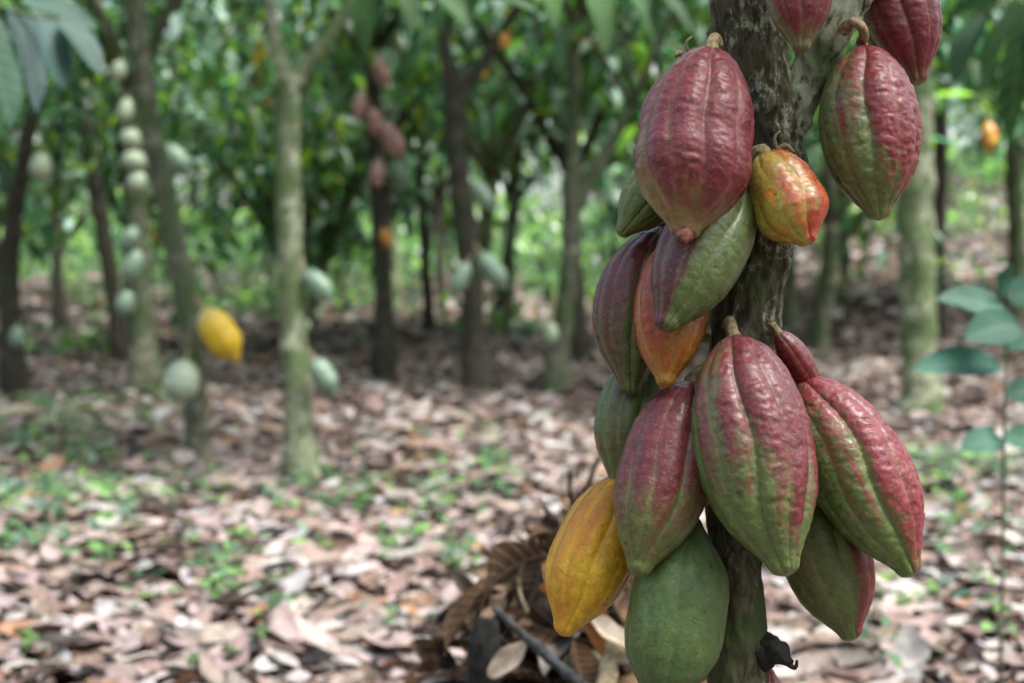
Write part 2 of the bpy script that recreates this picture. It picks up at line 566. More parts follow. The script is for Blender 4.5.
# ------------------------------------------------------------------ background trees
GREENS = [(0.035, 0.095, 0.055), (0.04, 0.10, 0.025), (0.06, 0.14, 0.034), (0.022, 0.058, 0.022), (0.10, 0.19, 0.04), (0.045, 0.105, 0.065), (0.13, 0.19, 0.035)]
GW = [4, 5, 5, 4, 2.5, 3, 1]


def limb_system(fork, rad, nl, seed, reach=1.7, up=1.3, extra=(), low=-1.0):
    """limbs from the fork; returns tubes and leafy twig points"""
    rd = random.Random(seed)
    tubes, tips = [], []
    a0 = rd.uniform(0, 6.28)
    starts = []
    for k in range(nl):
        a = a0 + k * 6.283 / nl + rd.uniform(-0.3, 0.3)
        r = reach * rd.uniform(0.75, 1.1); h = up * rd.uniform(0.8, 1.2)
        starts.append([fork, fork + Vector((math.cos(a) * r * 0.3, math.sin(a) * r * 0.3, h * 0.42)), fork + Vector((math.cos(a) * r * 0.68, math.sin(a) * r * 0.68, h * 0.8)), fork + Vector((math.cos(a) * r, math.sin(a) * r, h))])
    for e in extra: starts.append(list(e))
    for pts in starts:
        tubes.append(tube(pts, [rad * 0.62, rad * 0.5, rad * 0.36, rad * 0.14], 8, sub=0.3))
        for m in range(11):
            t = rd.uniform(0.2, 1.0)
            kk = min(int(t * (len(pts) - 1)), len(pts) - 2); ft = t * (len(pts) - 1) - kk
            b = pts[kk].lerp(pts[kk + 1], ft)
            a = rd.uniform(0, 6.28); ln = rd.uniform(0.35, 0.95)
            tp = b + Vector((math.cos(a) * ln, math.sin(a) * ln, rd.uniform(low, 0.45)))
            md = b.lerp(tp, 0.5) + Vector((0, 0, 0.08))
            tubes.append(tube([b, md, tp], [rad * 0.16, rad * 0.11, 0.004], 5, cap=False))
            for q in range(4):
                tips.append(b.lerp(tp, rd.uniform(0.3, 1.05)) + Vector((0, 0, 0.04)))
    return tubes, tips


def crown_mesh(tips, nper, seed, lmin=0.20, lmax=0.36, name='crown'):
    n = len(tips) * nper
    base = np.repeat(np.array([tuple(t) for t in tips]), nper, 0) + rng.normal(0, 0.09, (n, 3))
    L = rng.uniform(lmin, lmax, n)
    tone = np.repeat(rng.normal(1.0, 0.22, len(tips)), nper)[:, None]
    c = pick(GREENS, GW, n, 0.15) * np.clip(tone, 0.5, 1.6)
    yel = rng.uniform(0, 1, n) < 0.005
    c[:] = np.clip(c * rng.choice([0.7, 1.25, 1.9], n)[:, None], 0, 0.5)
    c[yel] = (0.42, 0.26, 0.04)
    pale = rng.uniform(0, 1, n) < 0.13
    c[pale] = (0.38, 0.50, 0.44)  # pale leaf colour painted in for glints and bright specks
    lime = rng.uniform(0, 1, n) < 0.05
    c[lime] = (0.22, 0.34, 0.05)
    v, f, c, u = leaf_batch(base, rng.uniform(0, 6.283, n), rng.normal(-0.35, 0.35, n), rng.normal(-0.75, 0.35, n), rng.normal(0, 0.4, n), L, L * rng.uniform(0.28, 0.38, n), 4, 2, 0.18, 0, c)
    return make_mesh(name, v, f, M_leaf, c, uv=u)


def bump_disp(amp, freq):
    def d(q, r, k):
        return r * amp * (mn.noise(q * freq) + 0.5 * mn.noise(q * freq * 2.7))
    return d


def special_tree(label, d, pts, widths, mat, seed, extra=None, nl=3, per=3, reach=1.6, leafy=True, grp=None, up=1.5, lean=0.0, low=-0.8):
    """pts: pixel track of the trunk from the ground upwards at distance d"""
    base = P(pts[0][0], pts[0][1], d)
    gzv = gz(base.x, base.y)
    root = empty('cacao_tree', (base.x, base.y, gzv))
    tag(root, label, 'tree', grp)
    off = Vector((base.x, base.y, gzv))
    w3 = [P(a, b, d + lean * k) - off for k, (a, b) in enumerate(pts)]
    rr = [w * d / FPX / 2 for w in widths]
    w3[0].z = 0.0
    w3.insert(0, w3[0] + Vector((0, 0, -0.15))); rr.insert(0, rr[0] * 1.25)
    rr[1] *= 1.32
    top = w3[-1]
    if leafy and top.z < 1.9:
        top = Vector((top.x + random.uniform(-.1, .1), top.y, 1.9)); w3.append(top); rr.append(rr[-1] * 0.95)
    tubes = [tube(w3, rr, 20, sub=0.06, disp=bump_disp(0.26, 9))]
    ex = []
    for (epts, ew) in (extra or []):
        e3 = [P(a, b, d) - off for a, b in epts]
        er = [w * d / FPX / 2 for w in ew]
        tubes.append(tube(e3, er, 14, sub=0.06, disp=bump_disp(0.14, 14)))
        ex.append((e3[-1], er[-1]))
    tips = []
    for (fp, fr) in [(top, rr[-1])] + ex:
        tb, tp = limb_system(fp, fr * 1.3, nl, seed, reach, up, low=low)
        tubes += tb; tips += tp; seed += 1
    v, f = jointubes(tubes)
    link('trunk', make_mesh('trunk', v, f, mat), root)
    if leafy:
        link('crown', crown_mesh(tips, per, seed), root)
    return root, off


special_tree('pale grey-green trunk forking into a narrow Y, nearest tree left of the pod cluster', 6.3,
             [(303, 482), (299, 420), (294, 330), (290, 240), (288, 150), (288, 84), (276, 40), (266, -10)],
             [31, 27, 28, 27, 24, 22, 13, 12], M_barkpale, 1, [([(288, 95), (305, 68), (330, 35), (356, -8)], [17, 15, 14, 12])], nl=3, per=4, reach=1.4, low=0.0)
special_tree('leaning slender grey tree carrying the yellow pod and the pale round pod', 7.1,
             [(197, 457), (194, 380), (186, 300), (168, 210), (149, 115), (139, 40), (131, -10)], [20, 20, 24, 24, 21, 18, 18], M_barkmid, 5, low=-0.1, nl=3, per=3, reach=1.6)
special_tree('straight mossy grey trunk just left of the leaning tree with the yellow pod', 9.6,
             [(145, 404), (143, 330), (139, 250), (135, 170), (132, 90)], [30, 26, 24, 22, 18], M_barkmid, 9, nl=4)
special_tree('dark forked tree whose black V-shaped limbs open at the top centre', 9.9,
             [(475, 406), (474, 330), (470, 262), (458, 170), (454, 90), (445, 50), (438, 5)], [24, 23, 26, 22, 22, 13, 12], M_barkdark, 13,
             [([(455, 105), (478, 70), (500, 35), (520, 5)], [16, 13, 12, 11])], low=0.0, nl=3, per=3)
special_tree('black trunk hung with rosy pods between the pale Y tree and the dark V tree', 11.2,
             [(384, 380), (384, 300), (380, 210), (375, 130), (371, 62)], [22, 19, 19, 18, 14], M_barkdark, 17, nl=4)
special_tree('grey tree with a crooked arm reaching right, left of the pod cluster', 10.4,
             [(553, 400), (562, 330), (570, 255), (572, 200), (574, 110), (575, 20)], [22, 21, 20, 20, 13, 12], M_barkmid, 21,
             [([(571, 220), (590, 180), (606, 152), (632, 108)], [14, 13, 11, 9])], low=0.0, nl=3, per=3)
special_tree('thick straight smooth grey-green trunk right of the pod cluster', 8.6,
             [(921, 426), (919, 360), (917, 260), (915, 160), (914, 70), (913, -10)], [38, 36, 37, 36, 34, 32], M_barkpale, 25, low=0.0, nl=4, per=3)
special_tree('dark slim trunk half hidden behind the thick grey-green trunk on the right', 13.0,
             [(938, 345), (939, 250), (941, 150), (942, 50)], [16, 14, 14, 13], M_barkdark, 29, nl=4)
special_tree('thin grey trunk between the black-stained pods and the thick grey-green trunk', 15.0,
             [(843, 352), (844, 270), (842, 180), (845, 110)], [12, 11, 11, 9], M_barkmid, 33, nl=4)
special_tree('slim grey trunk showing just right of the pod tree below the small orange pod', 13.5,
             [(789, 350), (790, 280), (789, 200), (786, 120)], [15, 14, 13, 11], M_barkmid, 37, nl=4)
special_tree('brown trunk at the right edge above the young broad-leaved plant', 13.8,
             [(1019, 300), (1017, 240), (1014, 180), (1012, 110)], [19, 17, 16, 14], M_barkmid, 41, nl=4)
special_tree('dark trunk at the left edge of the grove with a pale pod low on it', 10.2,
             [(14, 392), (12, 320), (12, 240), (24, 160), (38, 80)], [23, 20, 19, 16, 12], M_barkdark, 45, nl=4)
special_tree('dark leaning trunk between the left-edge tree and the mossy grey trunk', 12.4,
             [(122, 368), (114, 300), (101, 220), (88, 140), (76, 80)], [17, 16, 16, 14, 12], M_barkdark, 49, nl=4)
special_tree('thin dark upright trunk far back between the two dark trees on the left', 17.0,
             [(60, 338), (58, 280), (55, 220), (56, 150)], [13, 11, 10, 9], M_barkdark, 53, nl=4)
special_tree('thin dark trunk far back between the rosy-pod tree and the dark V tree', 15.5,
             [(428, 350), (428, 300), (424, 240), (420, 170)], [13, 11, 10, 9], M_barkdark, 57, nl=4)
special_tree('thin brown trunk in the gap between the dark V tree and the crooked-arm tree', 16.0,
             [(507, 345), (510, 280), (513, 200), (527, 110)], [11, 10, 9, 8], M_barkmid, 61, nl=4)

# the leafy rest of the grove: five models, copied
protos = []
for k in range(5):
    rd = random.Random(100 + k)
    h = rd.uniform(0.95, 1.45)
    rad = rd.uniform(0.06, 0.085)
    p0 = Vector((0, 0, -0.2)); lx, ly = rd.uniform(-.3, .3), rd.uniform(-.3, .3)
    fork = Vector((lx, ly, h))
    tb = [tube([p0, Vector((lx * .1, ly * .1, 0.25 * h)), Vector((lx * .5, ly * .6, 0.6 * h)), fork], [rad * 1.25, rad, rad * .9, rad * .85], 14, sub=0.12, disp=bump_disp(0.25, 8))]
    lt, tips = limb_system(fork, rad, 4, 200 + k, reach=1.9, up=1.9)
    l2, t2 = limb_system(fork + Vector((0.1, 0, 1.5)), rad * 0.7, 3, 300 + k, reach=1.5, up=1.2)
    tb.append(tube([fork, fork + Vector((0.1, 0, 1.5))], [rad * .7, rad * .6], 8, sub=0.3))
    v, f = jointubes(tb + lt + l2)
    protos.append((make_mesh('trunk', v, f, [M_barkmid, M_barkdark, M_barkmid, M_barkdark, M_barkpale][k]),
                   crown_mesh(tips + t2, 4, 400 + k, 0.16, 0.32)))
spots = []
rd = random.Random(5)
y = 14.5
while y < 37:
    half = 0.62 * y + 3.0
    x = -half + rd.uniform(0, 2)
    while x < half:
        xx, yy = x + rd.uniform(-.8, .8), y + rd.uniform(-.9, .9)
        u_ = xx / yy
        if rd.random() < (0.30 if 0.16 < u_ < 0.40 else 0.78): spots.append((xx, yy))
        x += 2.7 + (y - 15) * 0.03
    y += 3.1 + (y - 15) * 0.04
NSP = len(spots)
# the grove goes on behind and beside the viewpoint
BACK = [(-3.0, -2.5), (0.6, -3.2), (3.6, -2.0), (-5.5, 1.5), (5.8, 2.2), (-1.5, -6.0), (2.6, -6.5), (-5.5, -5.5), (6.2, -5.0), (-8.5, -1.0), (8.8, -0.5), (0.5, -9.5), (-4.5, -9.5), (5.0, -9.8), (-9.0, 5.0), (9.5, 5.0)]
spots += BACK
# neighbours just outside the frame, whose crowns reach over
spots += [(-4.4, 7.5), (-5.2, 11.5), (5.6, 7.2), (6.0, 11.0), (2.6, 12.0), (0.6, 12.8), (-2.0, 13.6), (-3.9, 14.2)]
LM = [(-9999, 'outside the left edge of the picture'), (0, 'between the left edge and the first dark trunk'), (60, 'in the gap left of the mossy grey trunk'),
      (143, 'behind the leaning tree with the yellow pod'), (200, 'in the gap left of the pale Y tree'), (295, 'in the gap right of the pale Y tree'),
      (384, 'in the gap right of the black rosy-pod trunk'), (474, 'in the gap right of the dark V tree'), (560, 'between the crooked-arm tree and the pod cluster'),
      (650, 'behind the left half of the pod cluster'), (740, 'behind the right half of the pod cluster'), (843, 'in the gap left of the thick grey-green trunk'),
      (920, 'in the gap right of the thick grey-green trunk'), (1024, 'outside the right edge of the picture')]
ORD = ['nearest', 'second', 'third', 'fourth', 'fifth', 'sixth', 'seventh', 'eighth', 'ninth', 'tenth', 'eleventh', 'twelfth', 'thirteenth', 'fourteenth', 'fifteenth', 'sixteenth', 'seventeenth', 'eighteenth', 'nineteenth', 'twentieth'] + ['one more'] * 50
cnt = {}
for k, (xx, yy) in enumerate(spots):
    tm, cm = protos[rd.randrange(5)]
    r = empty('cacao_tree', (xx, yy, gz(xx, yy)))
    s = rd.uniform(0.9, 1.2) * (1.0 + max(0, yy - 30) * 0.012)
    r.scale = (s, s, s); r.rotation_euler = (0, 0, rd.uniform(0, 6.28))
    if (xx, yy) in BACK:
        tag(r, ORD[BACK.index((xx, yy))] + ' of the leafy trees standing out of the picture around the viewpoint', 'tree', 'cacao trees around the viewpoint')
    elif k < len(spots) - 8:
        px = 512 + FPX * xx / yy
        gap = 0
        while gap < len(LM) - 1 and px > LM[gap + 1][0]: gap += 1
        cnt[gap] = cnt.get(gap, 0) + 1
        tag(r, ORD[cnt[gap] - 1] + ' blurred tree back ' + (LM[gap][1]), 'tree', 'cacao trees deep in the plantation')
    else:
        tag(r, ['leafy cacao tree beyond the left edge, its crown over the left side', 'second leafy tree beyond the left edge, behind the first', 'leafy cacao tree beyond the right edge, its crown over the right side',
                'second leafy tree beyond the right edge, behind the first', 'leafy tree behind the small orange pod and the thin grey trunks', 'leafy tree behind the left side of the pod cluster',
                'leafy tree between the black rosy-pod trunk and the pale Y trunk, farther back', 'leafy tree behind the mossy grey trunk on the left'][k - len(spots) + 8], 'tree')
    link('trunk', tm, r); link('crown', cm, r)

# sunlit scrub beyond the grove and the woods behind it: one mass each
def mass(name, n, y0, y1, spread, zmax, L0, L1, pal=None, label=None, cat=None, thin=0):
    y = np.sqrt(rng.uniform(y0 ** 2, y1 ** 2, n)); x = rng.uniform(-spread, spread, n) * y
    if thin:
        keep = np.sin(x * 1.1 + np.sin(y * 0.9) * 1.5) + np.sin(y * 0.8 + x * 0.4) + 0.5 * np.sin(x * 3.1 + y) > thin
        x, y = x[keep], y[keep]; n = len(x)
    hgt = zmax * (0.55 + 0.45 * np.sin(x * 0.55 + np.sin(y * 0.4) * 2) * np.sin(y * 0.5 + x * 0.21)) * (0.8 + 0.2 * np.sin(x * 1.9))
    z = ground_z(x, y) + rng.uniform(0, 1, n) ** 0.8 * np.maximum(hgt, 0.3)
    c = pick(pal, [1] * len(pal), n, 0.2); L = rng.uniform(L0, L1, n)
    v, f, c, u = leaf_batch(np.stack([x, y, z], 1), rng.uniform(0, 6.283, n), rng.normal(-0.1, 0.5, n), rng.normal(-0.7, 0.3, n), rng.normal(0, 0.4, n), L, L * 0.45, 3, 2, 0.2, 0, c)
    tag(link(name, make_mesh(name, v, f, M_leaf, c, uv=u)), label, cat, kind='stuff')


mass('scrub', 36000, 34, 58, 0.66, 1.8, 0.25, 0.5, thin=-0.3, label='bright sunlit green scrub in the clearing beyond the grove', cat='scrub', pal=[(0.04, 0.10, 0.035), (0.06, 0.14, 0.04), (0.15, 0.27, 0.07), (0.025, 0.06, 0.025)])
mass('undergrowth', 20000, 12.5, 36, 0.62, 1.1, 0.14, 0.3, [(0.05, 0.12, 0.04), (0.08, 0.17, 0.05), (0.12, 0.22, 0.06), (0.03, 0.07, 0.03)], 'patches of leafy undergrowth between the far trunks', 'undergrowth', thin=0.55)
mass('far_woods', 36000, 60, 80, 0.7, 3.0, 0.7, 1.3, [(0.06, 0.13, 0.035), (0.10, 0.19, 0.05), (0.05, 0.10, 0.04)], 'green wall of distant woods closing the view', 'woods')

# ------------------------------------------------------------------ hero tree
TD = 1.30
TP = [(735, 1000, 88), (738, 800, 70), (738, 690, 57), (739, 620, 51), (735, 540, 52), (734, 480, 58), (740, 400, 64), (749, 310, 66), (762, 240, 62), (771, 190, 60), (771, 130, 62), (757, 70, 64),
      (748, 20, 68), (744, -30, 72), (728, -140, 76), (715, -300, 72)]
LIMB = [(776, 168, 26), (787, 132, 36), (803, 90, 36), (822, 46, 38), (846, 2, 38), (885, -60, 40), (930, -150, 36), (1000, -300, 30)]
hb = P(735, 1000, TD)
HX, HY = hb.x, hb.y
hz = gz(HX, HY)
hero = empty('cacao_tree', (HX, HY, hz))
tag(hero, 'sharp foreground cacao trunk with rough lichened bark, laden with ripening pods', 'tree')
hoff = Vector((HX, HY, hz))
KN = [((773, 132), 0.010, 0.005), ((708, 62), 0.012, 0.009), ((714, 40), 0.014, 0.008), ((783, 262), 0.009, 0.008), ((775, 238), 0.007, 0.005), ((700, 90), 0.008, 0.006), ((757, 165), 0.012, 0.009),
      ((790, 340), 0.012, 0.012), ((730, 560), 0.010, 0.004), ((742, 505), 0.012, 0.003), ((760, 650), 0.010, 0.008), ((800, 120), 0.011, 0.006), ((795, 160), 0.010, 0.008), ((788, 190), 0.008, 0.005), ((725, 330), 0.014, 0.006), ((762, 100), 0.014, 0.004)]
KN3 = []
for (kp, kr, ka) in KN:
    best = min(TP, key=lambda t: abs(t[1] - kp[1]))
    w = (best[2] / 2) ** 2 - (kp[0] - best[0]) ** 2
    dd = TD - math.sqrt(max(w, 0)) / FPX * TD
    KN3.append((P(kp[0], kp[1], dd) - hoff, kr, ka))


def bark_disp(q, r, k):
    s = Vector((q.x, q.y, q.z * 0.38))
    ridge = 1 - abs(mn.noise(s * 95)) * 2.2
    dv = 0.0021 * ridge + 0.0026 * mn.noise(q * 38) + 0.0040 * mn.noise(Vector((q.x, q.y, q.z * 0.6)) * 15) + 0.0013 * mn.noise(Vector((q.x, q.y, q.z * .6)) * 170)
    for c_, kr, ka in KN3:
        dz = q.z - c_.z
        if abs(dz) < kr * 2.5:
            ds = (q - c_).length / kr
            dv += ka * math.exp(-ds * ds * 1.2) * (1 + 0.35 * math.cos(ds * 9))
    return dv


w3 = [Vector((0, 0, -0.2))] + [P(a, b, TD) - hoff for a, b, w in TP]
rr = [0.085] + [w * TD / FPX / 2 for a, b, w in TP]
w3 += [w3[-1] + Vector((-0.05, 0.05, 0.4)), w3[-1] + Vector((-0.02, 0.1, 0.75))]; rr += [0.026, 0.02]
v, f = tube(w3, rr, 140, sub=0.0032, disp=bark_disp)
me = make_mesh('trunk', v, f, M_bark, attrs={'lich_lit': -0.012 + 0.9 * np.clip(v[:, 0] - np.interp(v[:, 2], [q.z for q in w3], [q.x for q in w3]), -0.03, 0.04) + 0.035 * np.clip((v[:, 2] + hz - 0.9) * 3, -1.5, 1)})  # lichen, thickened on the right to paint in that side's light
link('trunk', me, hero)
l3 = [P(a, b, TD - 0.004 * k) - hoff for k, (a, b, w) in enumerate(LIMB)]
lr = [w * TD / FPX / 2 for a, b, w in LIMB]
v, f = tube(l3, lr, 110, sub=0.0032, disp=bark_disp)
link('limb', make_mesh('limb', v, f, M_bark, attrs={'lich_lit': np.full(len(v), 0.10)}), hero)
# the crown of the foreground tree, above the frame
TWMIN = 0.15
tb1, tp1 = limb_system(w3[-1] + Vector((0, 0, 0.0)), 0.03, 3, 900, reach=1.2, up=0.8, low=0.0)
tb2, tp2 = limb_system(l3[-1], 0.025, 3, 901, reach=1.1, up=1.2, low=0.0)
tips = [t for t in tp1 + tp2 if t.z + hz > 1.75]
v, f = jointubes(tb1 + tb2)
link('branches', make_mesh('branches', v, f, M_barkmid), hero)
link('crown', crown_mesh(tips, 2, 902), hero)


# ------------------------------------------------------------------ pods
def profile(t, blunt=1.0):
    tt = [0, .012, .04, .09, .17, .28, .40, .50, .60, .70, .79, .87, .93, .965, .985, 1.0]
    rv = [0, .17, .36, .56, .76, .92, .995, 1.0, .955, .86, .70, .475, .30, .245, .195, 0]
    return np.interp(t, tt, rv)


def smooth_profile(ts, blunt, neck):
    fine = np.linspace(0, 1, 801)
    r = profile(fine)
    # taper control: blunt > 1 gives a rounder tip
    if blunt != 1.0:
        tail = np.clip((fine - 0.5) / 0.5, 0, 1)
        r = r * (1 + (blunt - 1) * np.sin(np.pi * tail) ** 1.0)
    k = np.hanning(33); k /= k.sum()
    rp = np.concatenate([-r[1:17][::-1], r, -r[-17:-1][::-1]])
    r2 = np.convolve(rp, k, 'valid')
    r2[0] = 0; r2[-1] = 0
    if neck: r2 = r2 * (1 - neck * np.exp(-((fine - 0.07) / 0.14) ** 2))
    return np.interp(ts, fine, np.clip(r2, 0, None))


def pod(label, stem, tip, width, d0, d1, mat, ripe, bend=0.0, phase=0.0, ridge=0.095, wart=0.0009, blunt=1.0, neck=0.0,
        stalk_to=None, stalk_w=5.0, nA=200, nT=170, lump=0.0, seed=0, nr=5, name='cacao_pod', tipnub=0.0, grp=None):
    """stem/tip: pixels of both ends; d0/d1 their distances; ripe(theta, t) the colour mix. theta 0 faces the camera, + to the right"""
    S, T = P(stem[0], stem[1], d0), P(tip[0], tip[1], d1)
    dm = (d0 + d1) / 2
    L = (T - S).length
    ax = (T - S) / L
    Rm = width * dm / FPX / 2
    mid = (S + T) / 2
    tocam = (Vector((0, 0, CAM_H)) - mid).normalized()
    side = ax.cross(tocam).normalized()
    if side.x < 0: side = -side
    fr = side.cross(ax).normalized()
    if fr.dot(tocam) < 0: fr = -fr
    root = empty(name, S)
    tag(root, label, 'cacao pod', grp)
    ts = (1 - np.cos(np.linspace(0, math.pi, nT))) / 2 * 0.55 + np.linspace(0, 1, nT) * 0.45
    th = np.linspace(0, 2 * math.pi, nA, endpoint=False)
    TT, TH = np.meshgrid(ts, th, indexing='ij')
    tip_nub = tipnub * np.exp(-((TT - 0.985) / 0.02) ** 2)
    pr = smooth_profile(TT, blunt, neck)
    env = np.sin(np.pi * np.clip(TT, 0, 1)) ** 0.35
    wob = 0.10 * np.sin(TT * 5 + seed) + 0.05 * np.sin(TT * 11 + seed * 2)
    ph = nr * (TH - phase + wob) * 1.0
    cheek = np.abs(np.sin(ph)) ** 0.65
    alt = 0.5 + 0.5 * np.cos(ph)             # alternate furrows deeper
    cheek2 = np.abs(np.sin(ph * 0.5)) ** 0.8
    rel = (cheek - 0.75) * (0.65 + 0.35 * alt) + 0.9 * (cheek2 - 0.65)
    rad = Rm * pr * (1 + ridge * rel * (0.55 + 0.45 * (1 - env) + 0.25))
    groove = np.exp(-(np.abs(np.sin(ph)) / 0.30) ** 2) * env
    # irregular skin: wrinkles across the cheeks
    X = np.sin(TH) * rad; Y = np.cos(TH) * rad; Z = TT * L
    Xf, Yf, Zf = X.ravel(), Y.ravel(), Z.ravel()
    nz = np.empty(len(Xf)); so = seed * 7.31
    nq = mn.noise
    for q in range(len(Xf)):
        x, y_, z_ = Xf[q], Yf[q], Zf[q]
        a_ = nq(Vector((x * 105 + so, y_ * 105, z_ * 165)))
        b_ = nq(Vector((x * 230, y_ * 230 + so, z_ * 320)))
        c_ = nq(Vector((x * 24 + so, y_ * 24, z_ * 20)))
        nz[q] = a_ * wart * 0.75 + (0.4 - abs(a_)) * wart * 0.5 + b_ * wart * 0.5 + c_ * (0.0016 + lump)
    nz = nz.reshape(X.shape) * np.clip(pr * 1.8, 0, 1) * (0.35 + 0.65 * np.clip(cheek * 1.3, 0, 1))
    rad2 = np.clip(rad + nz + tip_nub, 0, None)
    rad2[0, :] = 0; rad2[-1, :] = 0
    bd = bend * dm / FPX * 4 * TT * (1 - TT)
    Sx = np.sin(TH) * rad2 + bd; Fy = np.cos(TH) * rad2
    A = np.array(ax); B = np.array(side); C = np.array(fr)
    V = Sx[..., None] * B + Fy[..., None] * C + (TT * L)[..., None] * A
    verts = V.reshape(-1, 3)
    ii, jj = np.meshgrid(np.arange(nT - 1), np.arange(nA), indexing='ij')
    j2 = (jj + 1) % nA
    faces = np.stack([ii * nA + jj, ii * nA + j2, (ii + 1) * nA + j2, (ii + 1) * nA + jj], -1).reshape(-1, 4)
    rp = ripe(np.where(TH > math.pi, TH - 2 * math.pi, TH), TT) + 0.30 * (cheek2 - 0.6) * np.sin(TT * 3.1) - 0.12 * groove
    me = make_mesh('husk', verts, faces, mat, attrs={'ripe': rp.ravel(), 'groove': groove.ravel()})
    at = me.attributes.new('ptex', 'FLOAT_VECTOR', 'POINT')
    pt = np.stack([Xf * 62, Yf * 62, Zf * 9 + seed * 3.3], 1).astype(np.float32)
    at.data.foreach_set('vector', pt.ravel())
    link('husk', me, root)
    if stalk_to is not None:
        E = P(*stalk_to[0]) if isinstance(stalk_to, list) else P(*stalk_to)
        E = E - S
        r0 = stalk_w * dm / FPX
        if isinstance(stalk_to, list):
            pts = [E] + [P(*q) - S for q in stalk_to[1:]] + [Vector((0, 0, 0)) - ax * 0.002, ax * 0.008]
        else:
            pts = [E, E * 0.55 - ax * 0.008, -ax * 0.004, ax * 0.008]
        n_ = len(pts)
        rads = [r0 * 1.35] + [r0] * (n_ - 3) + [r0 * 1.15, r0 * 1.7]
        v2, f2 = tube(pts, rads, 20, sub=0.0025, disp=lambda q, r, k: 0.0012 * mn.noise(q * 160) + 0.0007 * mn.noise(q * 420))
        link('stalk', make_mesh('stalk', v2, f2, M_stalk), root)
    return root


MAROON = (0.205, 0.032, 0.045); CRIM = (0.155, 0.026, 0.036); PINK = (0.36, 0.065, 0.075); DKM = (0.115, 0.020, 0.030)
GRN = (0.085, 0.118, 0.042); DGRN = (0.075, 0.125, 0.040); YEL = (0.52, 0.26, 0.03)
cosd = lambda th, c_: np.cos(th - R(c_))
mP1 = mat_pod('husk_crimson', CRIM, (0.17, 0.115, 0.05), speck=0.45, mott=0.45)
mP10 = mat_pod('husk_maroon_green', (0.145, 0.030, 0.038), GRN, speck=0.5, mott=0.65)
mP11 = mat_pod('husk_rose_green', (0.20, 0.035, 0.045), (0.075, 0.115, 0.035), speck=0.45, mott=0.6, grooveg=0.6)
mP7 = mat_pod('husk_dull_maroon', (0.125, 0.022, 0.028), (0.085, 0.10, 0.035), speck=0.4, mott=0.5, rough=0.38)
mP3 = mat_pod('husk_green_maroon', (0.085, 0.020, 0.026), (0.068, 0.092, 0.034), speck=0.35, mott=0.5, rough=0.33)
mP4 = mat_pod('husk_orange_red', (0.28, 0.055, 0.022), (0.28, 0.13, 0.025), speck=0.15, mott=0.6)
mP5 = mat_pod('husk_dark_wine', (0.10, 0.018, 0.026), (0.055, 0.075, 0.026), speck=0.25, mott=0.35, rough=0.30)
mP6 = mat_pod('husk_dusky_green', (0.08, 0.03, 0.022), (0.072, 0.105, 0.028), speck=0.2, mott=0.3)
mP8 = mat_pod('husk_green', (0.10, 0.085, 0.04), (0.062, 0.098, 0.036), speck=0.15, mott=0.25, rough=0.40, coat=0.15, grooveg=0.25)
mP9 = mat_pod('husk_golden', (0.38, 0.14, 0.02), (0.42, 0.225, 0.018), speck=0.12, mott=0.5, rough=0.42, coat=0.12, grooveg=0.1)
mP12 = mat_pod('husk_olive', (0.17, 0.035, 0.035), (0.070, 0.085, 0.030), speck=0.3, mott=0.45, rough=0.42, coat=0.15)
mP13 = mat_pod('husk_young', (0.15, 0.018, 0.022), (0.10, 0.02, 0.015), speck=0.1, mott=0.2, rough=0.22, coat=0.6)
mP14 = mat_pod('husk_patchy_orange', (0.34, 0.055, 0.03), (0.26, 0.20, 0.04), accent=(0.40, 0.12, 0.02), speck=0.08, mott=0.55, rough=0.27, coat=0.5, grooveg=0.15)
mP17 = mat_pod('husk_rose_olive', (0.19, 0.032, 0.042), (0.085, 0.11, 0.042), speck=0.45, mott=0.7)
mP16 = mat_pod('husk_wine', (0.14, 0.018, 0.028), (0.10, 0.09, 0.04), speck=0.3, mott=0.4)

pod('large crimson pod at upper left of the trunk, shiny ribs, nub at its tip', (712, 49), (684, 239), 111, 1.235, 1.19, mP1,
    lambda th, t: 0.92 + 0.25 * cosd(th, 40) - 0.95 * sstep(t, 0.62, 1.02) - 0.25 * sstep(-th, 0.4, 1.4) * sstep(t, 0.2, 0.6), bend=-3, phase=0.12, blunt=1.16, stalk_to=(716, 45, 1.25), stalk_w=6, seed=1, tipnub=0.0012, wart=0.0011)
pod('mostly hidden crimson pod peeking out behind the left side of the large upper-left pod', (682, 66), (676, 214), 78, 1.325, 1.305, mP1,
    lambda th, t: 0.95 - 0.6 * sstep(t, 0.6, 1) + 0 * th, bend=-2, phase=0.3, stalk_to=(720, 50, 1.30), seed=2)
pod('small green pod whose pointed tip sticks out lower left behind the large crimson pod', (700, 140), (619, 236), 60, 1.31, 1.275, mP6,
    lambda th, t: 0.35 + 0.25 * cosd(th, -70) - 0.3 * t, bend=-2, phase=0.2, stalk_to=(745, 130, 1.31), seed=3)
pod('green pod with wine streaks hanging right under the large crimson pod', (734, 168), (662, 331), 90, 1.262, 1.205, mP3,
    lambda th, t: 0.42 - 0.46 * cosd(th, 62) + 0.75 * np.exp(-((th + 0.62 - 0.2 * t) / 0.22) ** 2) + 0.30 * sstep(-th, 0.6, 1.2), bend=5, phase=0.35, stalk_to=(755, 160, 1.285), seed=4, ridge=0.06, wart=0.0005)
pod('orange-red pod with a yellow tip below the green and wine pod', (676, 240), (665, 388), 74, 1.29, 1.24, mP4,
    lambda th, t: 0.75 - 0.45 * sstep(t, 0.5, 1.0) + 0.1 * cosd(th, -60), bend=0, phase=0.25, stalk_to=(730, 240, 1.30), seed=5, ridge=0.08, wart=0.0006)
